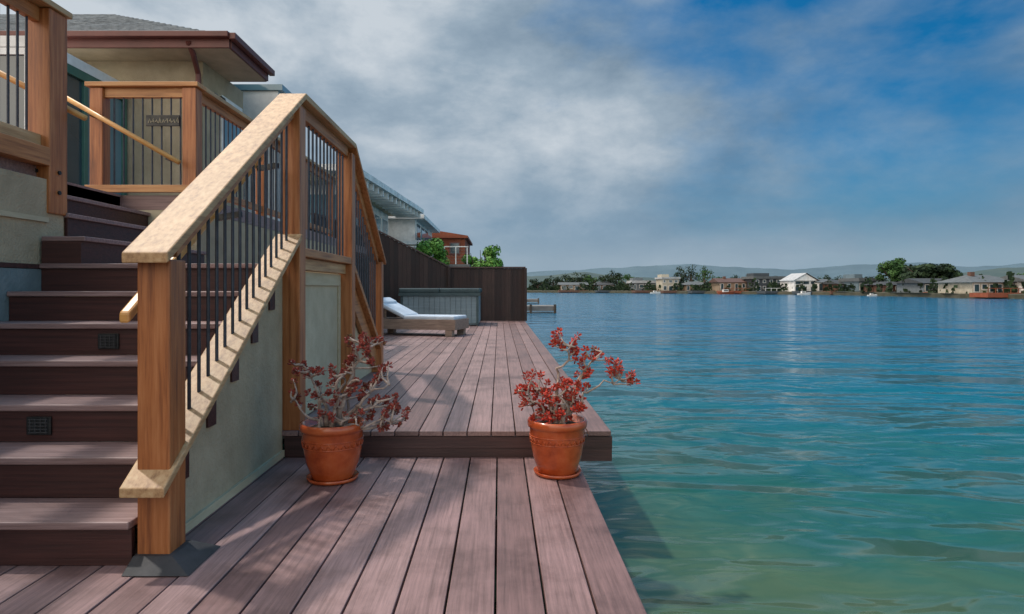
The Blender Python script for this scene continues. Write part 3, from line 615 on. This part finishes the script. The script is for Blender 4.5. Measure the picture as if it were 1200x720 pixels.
SH=[(655,690,331,334,4,'side','tan','grey','small tan house at the left end of the far shore',None,1,4),
(696,722,330,334,9,'hip','brown','black','small brown house with charcoal hip roof right of the leftmost tan house',None,1,3),
(740,770,329,332,7,'flat','grey','light','low grey house with pale flat roof left of the cream two storey house',None,1,4),
(775,797,325,327,3,'flat','cream','light','narrow cream two storey house left of the three tall trees',None,2,3),
(802,834,330,334,8,'hip','tan','grey','tan house with grey hip roof under the three tall trees',None,1,4),
(841,879,326,331,4,'side','tan','brown','tan house with brown roof above a red wooden deck','rust',1,4),
(882,928,324,327,8,'flat','dark','grey','dark charcoal two storey flat roofed house on the far shore',None,2,5),
(929,960,320,329,3,'gable','white','light','bright white gabled house left of its lower white neighbour',None,2,3),
(958,978,327,331,6,'side','white','grey','lower white house touching the white gabled house',None,1,3),
(981,1003,328,333,6,'side','brown','black','small dark brown house right of the white pair',None,1,3),
(1005,1028,326,330,9,'flat','blue','grey','blue grey flat roofed house left of the big round trees',None,1,3),
(1036,1070,330,334,8,'hip','brown','black','dark brown house below the left round tree',None,1,3),
(1080,1124,326,332,9,'side','grey','black','wide grey house below the right round tree','rust',1,5),
(1136,1198,322,331,3,'hip','cream','grey','largest shore house with grey hip roof near the right photo edge','rust',1,6),
(1205,1250,322,330,5,'side','white','grey','white house just beyond the right edge of the view',None,1,4)]
for s in SH: shore_house(*s[:10],floors=s[10],nw=s[11],chim=(s[0] in (1136,841)))
def ptree(pc,ytop,wpx,label,mat,seed,Yoff=14,c0=.08,n=500):
    Y=sY(pc)+Yoff; X=PX(pc,Y); h=PZ(ytop,Y)-.3; w=wpx*Y/F
    return tree(X,Y,.3,w,h,label,mat,seed,c0,max(.4,w*.085),n,group='trees along the far shore')
TR=[(630,326,24,'low dark tree nearest the end of the fence on the far shore','tree'),(648,323,24,'second dark tree from the left on the far shore','tree'),
(664,321,26,'dark tree behind the small tan house','tree'),(680,318,28,'tallest dark tree of the left clump on the far shore','tree'),(694,320,22,'dark tree between the tan house and the brown hip roofed house','tree2'),
(708,319,26,'dark tree behind the small brown hip roofed house','tree'),(722,315,24,'slim dark tree right of the small brown house','tree'),(735,321,24,'low green tree left of the low grey house','tree2'),
(752,324,24,'low tree behind the low grey house','tree'),(797,311,22,'leftmost of the three tall trees over the tan hip roofed house','tree'),(810,310,26,'middle of the three tall trees over the tan hip roofed house','tree'),(825,311,24,'rightmost of the three tall trees over the tan hip roofed house','tree2'),
(841,321,20,'small tree left of the brown roofed house','tree2'),(862,321,22,'low tree peeping over the brown roofed house','tree'),(880,320,20,'small tree left of the charcoal flat roofed house','tree'),(905,321,24,'low wide tree peeping over the charcoal flat roofed house','tree'),(928,320,18,'small tree right of the charcoal flat roofed house','tree2'),
(966,321,22,'dark tree behind the lower white house','tree'),(984,322,22,'low bushy tree right of the white pair of houses','tree'),(1003,321,22,'low bushy tree left of the blue grey house','tree'),(1018,322,18,'low tree behind the blue grey house','tree'),
(1048,302,40,'big round green tree left of its darker twin','tree2'),(1088,304,64,'big broad dark tree, wider of the two round trees','tree'),
(1030,320,22,'small bushy tree at the foot of the big round tree','tree'),(1066,320,24,'small bushy tree between the two big round trees','tree2'),(1128,322,24,'small tree left of the largest shore house','tree'),(1200,319,24,'small tree at the right edge behind the largest shore house','tree2')]
for i,(pc,yt,w,lab,m) in enumerate(TR): ptree(pc,yt,w,lab,M[m],40+i,n=3400 if w>30 else 800,c0=.06 if w<30 else .12)
mb=MB(); rnd=random.Random(9)
for i in range(14000):
    px=rnd.uniform(600,1260); Y=sY(px)+rnd.uniform(.6,20); X=PX(px,Y); k=noise.noise(Vector((px*.09,3,0)))
    if Y<sY(px)+6 and k<-.05: Y+=8; X=PX(px,Y)
    z=.2+rnd.random()**1.3*(1.8+3.4*k); a=rnd.uniform(0,3.14); s=rnd.uniform(.3,.8)
    d=Vector((math.cos(a),math.sin(a),0))*s*.5; u=Vector((rnd.uniform(-.3,.3),rnd.uniform(-.3,.3),1)).normalized()*s*.4; p=Vector((X,Y,z))
    mb.add([p-d-u,p+d-u,p+d+u,p-d+u],[(0,1,2,3)])
tag(mb.build('hedge',M['tree']),'dark low shrubbery filling the gaps between the shore houses','shrubbery',kind='stuff')
def dock(px0,px1,y,label,zt=-.1,D=3.):
    Y=1200/(y-338)*(H-zt)/1.6; X0,X1=PX(px0,Y),PX(px1,Y)
    t=thing('dock',label,'dock',((X0+X1)/2,Y,WZ)); MB().box(X0,X1,Y,Y+D,zt-.3,zt).build('platform',M['dock'],t)
    n=max(2,int((X1-X0)/1.2))
    for k in range(n+1):
        xx=X0+.1+(X1-X0-.2)*k/n; MB().tube([(xx,Y-.08,WZ-.6),(xx,Y-.08,zt+.12)],.08,8).build('piling',M['bark2'],t)
dock(592,652,359,'grey wooden dock in the water just past the end of the fence')
dock(600,632,351,'small grey dock farther out behind the nearer dock')
def boat(pc,wpx,hull,label,Yoff=-5,cabin=True):
    Y=sY(pc)+Yoff; X=PX(pc,Y); L_=wpx*Y/F
    t=thing('boat',label,'boat',(X,Y,WZ)); n=10; vs=[];fs=[]
    for i in range(n+1):
        u=i/n; x=X-L_/2+L_*u; b=L_*.16*math.sin(math.pi*min(1,.25+.75*(1-u)))**.6 if u<1 else .02; zt=WZ+L_*.12+L_*.06*u*u
        vs+=[(x,Y-b,zt),(x,Y-b*.5,WZ-.05),(x,Y+b*.5,WZ-.05),(x,Y+b,zt)]
    for i in range(n):
        for j in range(3): fs.append((i*4+j,i*4+j+1,(i+1)*4+j+1,(i+1)*4+j))
        fs.append((i*4+3,i*4,(i+1)*4,(i+1)*4+3))
    fs.append((0,3,2,1)); MB().add(vs,fs).build('hull',hull,t)
    if cabin:
        c=MB().box(X-L_*.2,X+L_*.12,Y-L_*.09,Y+L_*.09,WZ+L_*.12,WZ+L_*.27).build('cabin',M['white'],t,bevel=.03)
        MB().box(X-L_*.17,X+L_*.09,Y-L_*.095,Y-L_*.091,WZ+L_*.18,WZ+L_*.24).build('windscreen',M['glass'],c)
boat(851,20,M['rust'],'red hulled boat moored before the brown roofed house')
boat(942,16,M['white'],'white cabin boat moored before the white gabled house')
boat(1022,12,M['white'],'small white boat before the blue grey house')
boat(768,12,M['white'],'small white boat at the left before the low grey house')
# ================================================================= LIGHT, WORLD, CAMERA
sd=Vector((-.42,.24,.87)).normalized()
sun=bpy.data.lights.new('sun','SUN'); sun.energy=2.6; sun.angle=R(2.2); sun.color=(1,.95,.88)
so=bpy.data.objects.new('sun',sun); col.objects.link(so); so.rotation_euler=(-sd).to_track_quat('-Z','Y').to_euler(); so.location=(-10,6,20)
w=bpy.data.worlds.new('World'); scn.world=w; w.use_nodes=True; nt=w.node_tree; L=nt.links
bg=nt.nodes['Background']; bg.inputs['Strength'].default_value=.1
sky=N(nt,'ShaderNodeTexSky',sky_type='NISHITA'); sky.sun_disc=False; sky.sun_elevation=math.asin(sd.z); sky.sun_rotation=math.atan2(sd.x,sd.y)
tc=N(nt,'ShaderNodeTexCoord'); sp=N(nt,'ShaderNodeSeparateXYZ'); L.new(tc.outputs['Generated'],sp.inputs[0])
def wnoise(sc,scale,det,dist,loc=(0,0,0),rot=-14,ro=.55):
    mp=N(nt,'ShaderNodeMapping'); mp.inputs['Scale'].default_value=sc; mp.inputs['Location'].default_value=loc; mp.inputs['Rotation'].default_value=(0,R(rot),0); L.new(tc.outputs['Generated'],mp.inputs['Vector'])
    n=N(nt,'ShaderNodeTexNoise'); n.inputs['Scale'].default_value=scale; n.inputs['Detail'].default_value=det; n.inputs['Roughness'].default_value=ro; n.inputs['Distortion'].default_value=dist; L.new(mp.outputs[0],n.inputs['Vector']); return n.outputs['Fac']
n1=wnoise((1,1,2.0),2.8,7,.15,(.4,0,.3)); n2=wnoise((1,1,1.9),3.0,8,.1,(5.1,2.7,.9),-5,.6)
x,z=sp.outputs[0],sp.outputs[2]
f=mathn(nt,'ADD',mathn(nt,'MULTIPLY_ADD',x,2.2,-.93),mathn(nt,'MULTIPLY',z,1.6))
f=mathn(nt,'ADD',f,mathn(nt,'MULTIPLY_ADD',n1,3.4,-1.7)); 
f=mathn(nt,'MULTIPLY',f,1.0,clamp=True)
cl=N(nt,'ShaderNodeMapRange',interpolation_type='SMOOTHSTEP'); cl.inputs['From Min'].default_value=.66; cl.inputs['From Max'].default_value=.88; cl.inputs['To Min'].default_value=1; cl.inputs['To Max'].default_value=.1; L.new(x,cl.inputs['Value'])  # unseen sky right of the frame clouded over to cut blue light on walls
f=mathn(nt,'MULTIPLY',f,cl.outputs[0])
skyc=N(nt,'ShaderNodeMix',data_type='RGBA',blend_type='MULTIPLY'); skyc.inputs[0].default_value=1; L.new(sky.outputs[0],skyc.inputs[6]); skyc.inputs[7].default_value=(.05,.56,.88,1)
cr=ramp(nt,[(.28,(1.7,2.55,3.5)),(.46,(3.2,4.1,5.0)),(.62,(5.7,6.3,6.9))]); L.new(mathn(nt,'ADD',n2,mathn(nt,'MULTIPLY',x,-.20)),cr.inputs[0])
mx=N(nt,'ShaderNodeMix',data_type='RGBA'); L.new(f,mx.inputs[0]); L.new(cr.outputs[0],mx.inputs[6]); L.new(skyc.outputs[2],mx.inputs[7])
mr=N(nt,'ShaderNodeMapRange',interpolation_type='SMOOTHSTEP'); mr.inputs['From Min'].default_value=.02; mr.inputs['From Max'].default_value=.24; mr.inputs['To Min'].default_value=.8; mr.inputs['To Max'].default_value=0; L.new(z,mr.inputs['Value'])
hc=ramp(nt,[(0,(3.0,4.0,4.9)),(.045,(2.9,3.9,4.8)),(.10,(1.5,2.75,4.0)),(1,(1.5,2.75,4.0))]); L.new(z,hc.inputs[0])
hz=N(nt,'ShaderNodeMix',data_type='RGBA'); L.new(mr.outputs[0],hz.inputs[0]); L.new(mx.outputs[2],hz.inputs[6]); L.new(hc.outputs[0],hz.inputs[7])
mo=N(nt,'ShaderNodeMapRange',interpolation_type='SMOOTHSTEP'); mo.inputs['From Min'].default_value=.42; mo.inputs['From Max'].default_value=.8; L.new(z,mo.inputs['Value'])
gt=N(nt,'ShaderNodeMix',data_type='RGBA'); L.new(mo.outputs[0],gt.inputs[0]); gt.inputs[6].default_value=(1,1,1,1); gt.inputs[7].default_value=(4.3,3.6,3.0,1)  # unseen overhead sky brightened and warmed, added as fill light
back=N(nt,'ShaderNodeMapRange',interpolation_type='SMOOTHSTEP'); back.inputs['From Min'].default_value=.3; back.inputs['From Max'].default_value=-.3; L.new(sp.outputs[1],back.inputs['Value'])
g2=N(nt,'ShaderNodeMix',data_type='RGBA'); L.new(back.outputs[0],g2.inputs[0]); L.new(gt.outputs[2],g2.inputs[6]); g2.inputs[7].default_value=(4.8,3.7,2.8,1)  # sky behind the camera boosted with warm fill too
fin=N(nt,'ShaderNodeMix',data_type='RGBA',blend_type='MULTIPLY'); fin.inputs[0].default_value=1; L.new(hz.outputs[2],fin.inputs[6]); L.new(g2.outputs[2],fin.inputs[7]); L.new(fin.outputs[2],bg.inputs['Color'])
cam=bpy.data.cameras.new('camera'); cam.sensor_width=36; cam.lens=22.5; cam.shift_x=15/1200; cam.shift_y=-22/1200; cam.clip_end=20000; cam.clip_start=.05
co=bpy.data.objects.new('camera',cam); col.objects.link(co); co.location=(0,0,H); co.rotation_euler=(R(90),0,0); scn.camera=co
scn.view_settings.view_transform='Standard'; scn.view_settings.look='None'; scn.view_settings.exposure=0
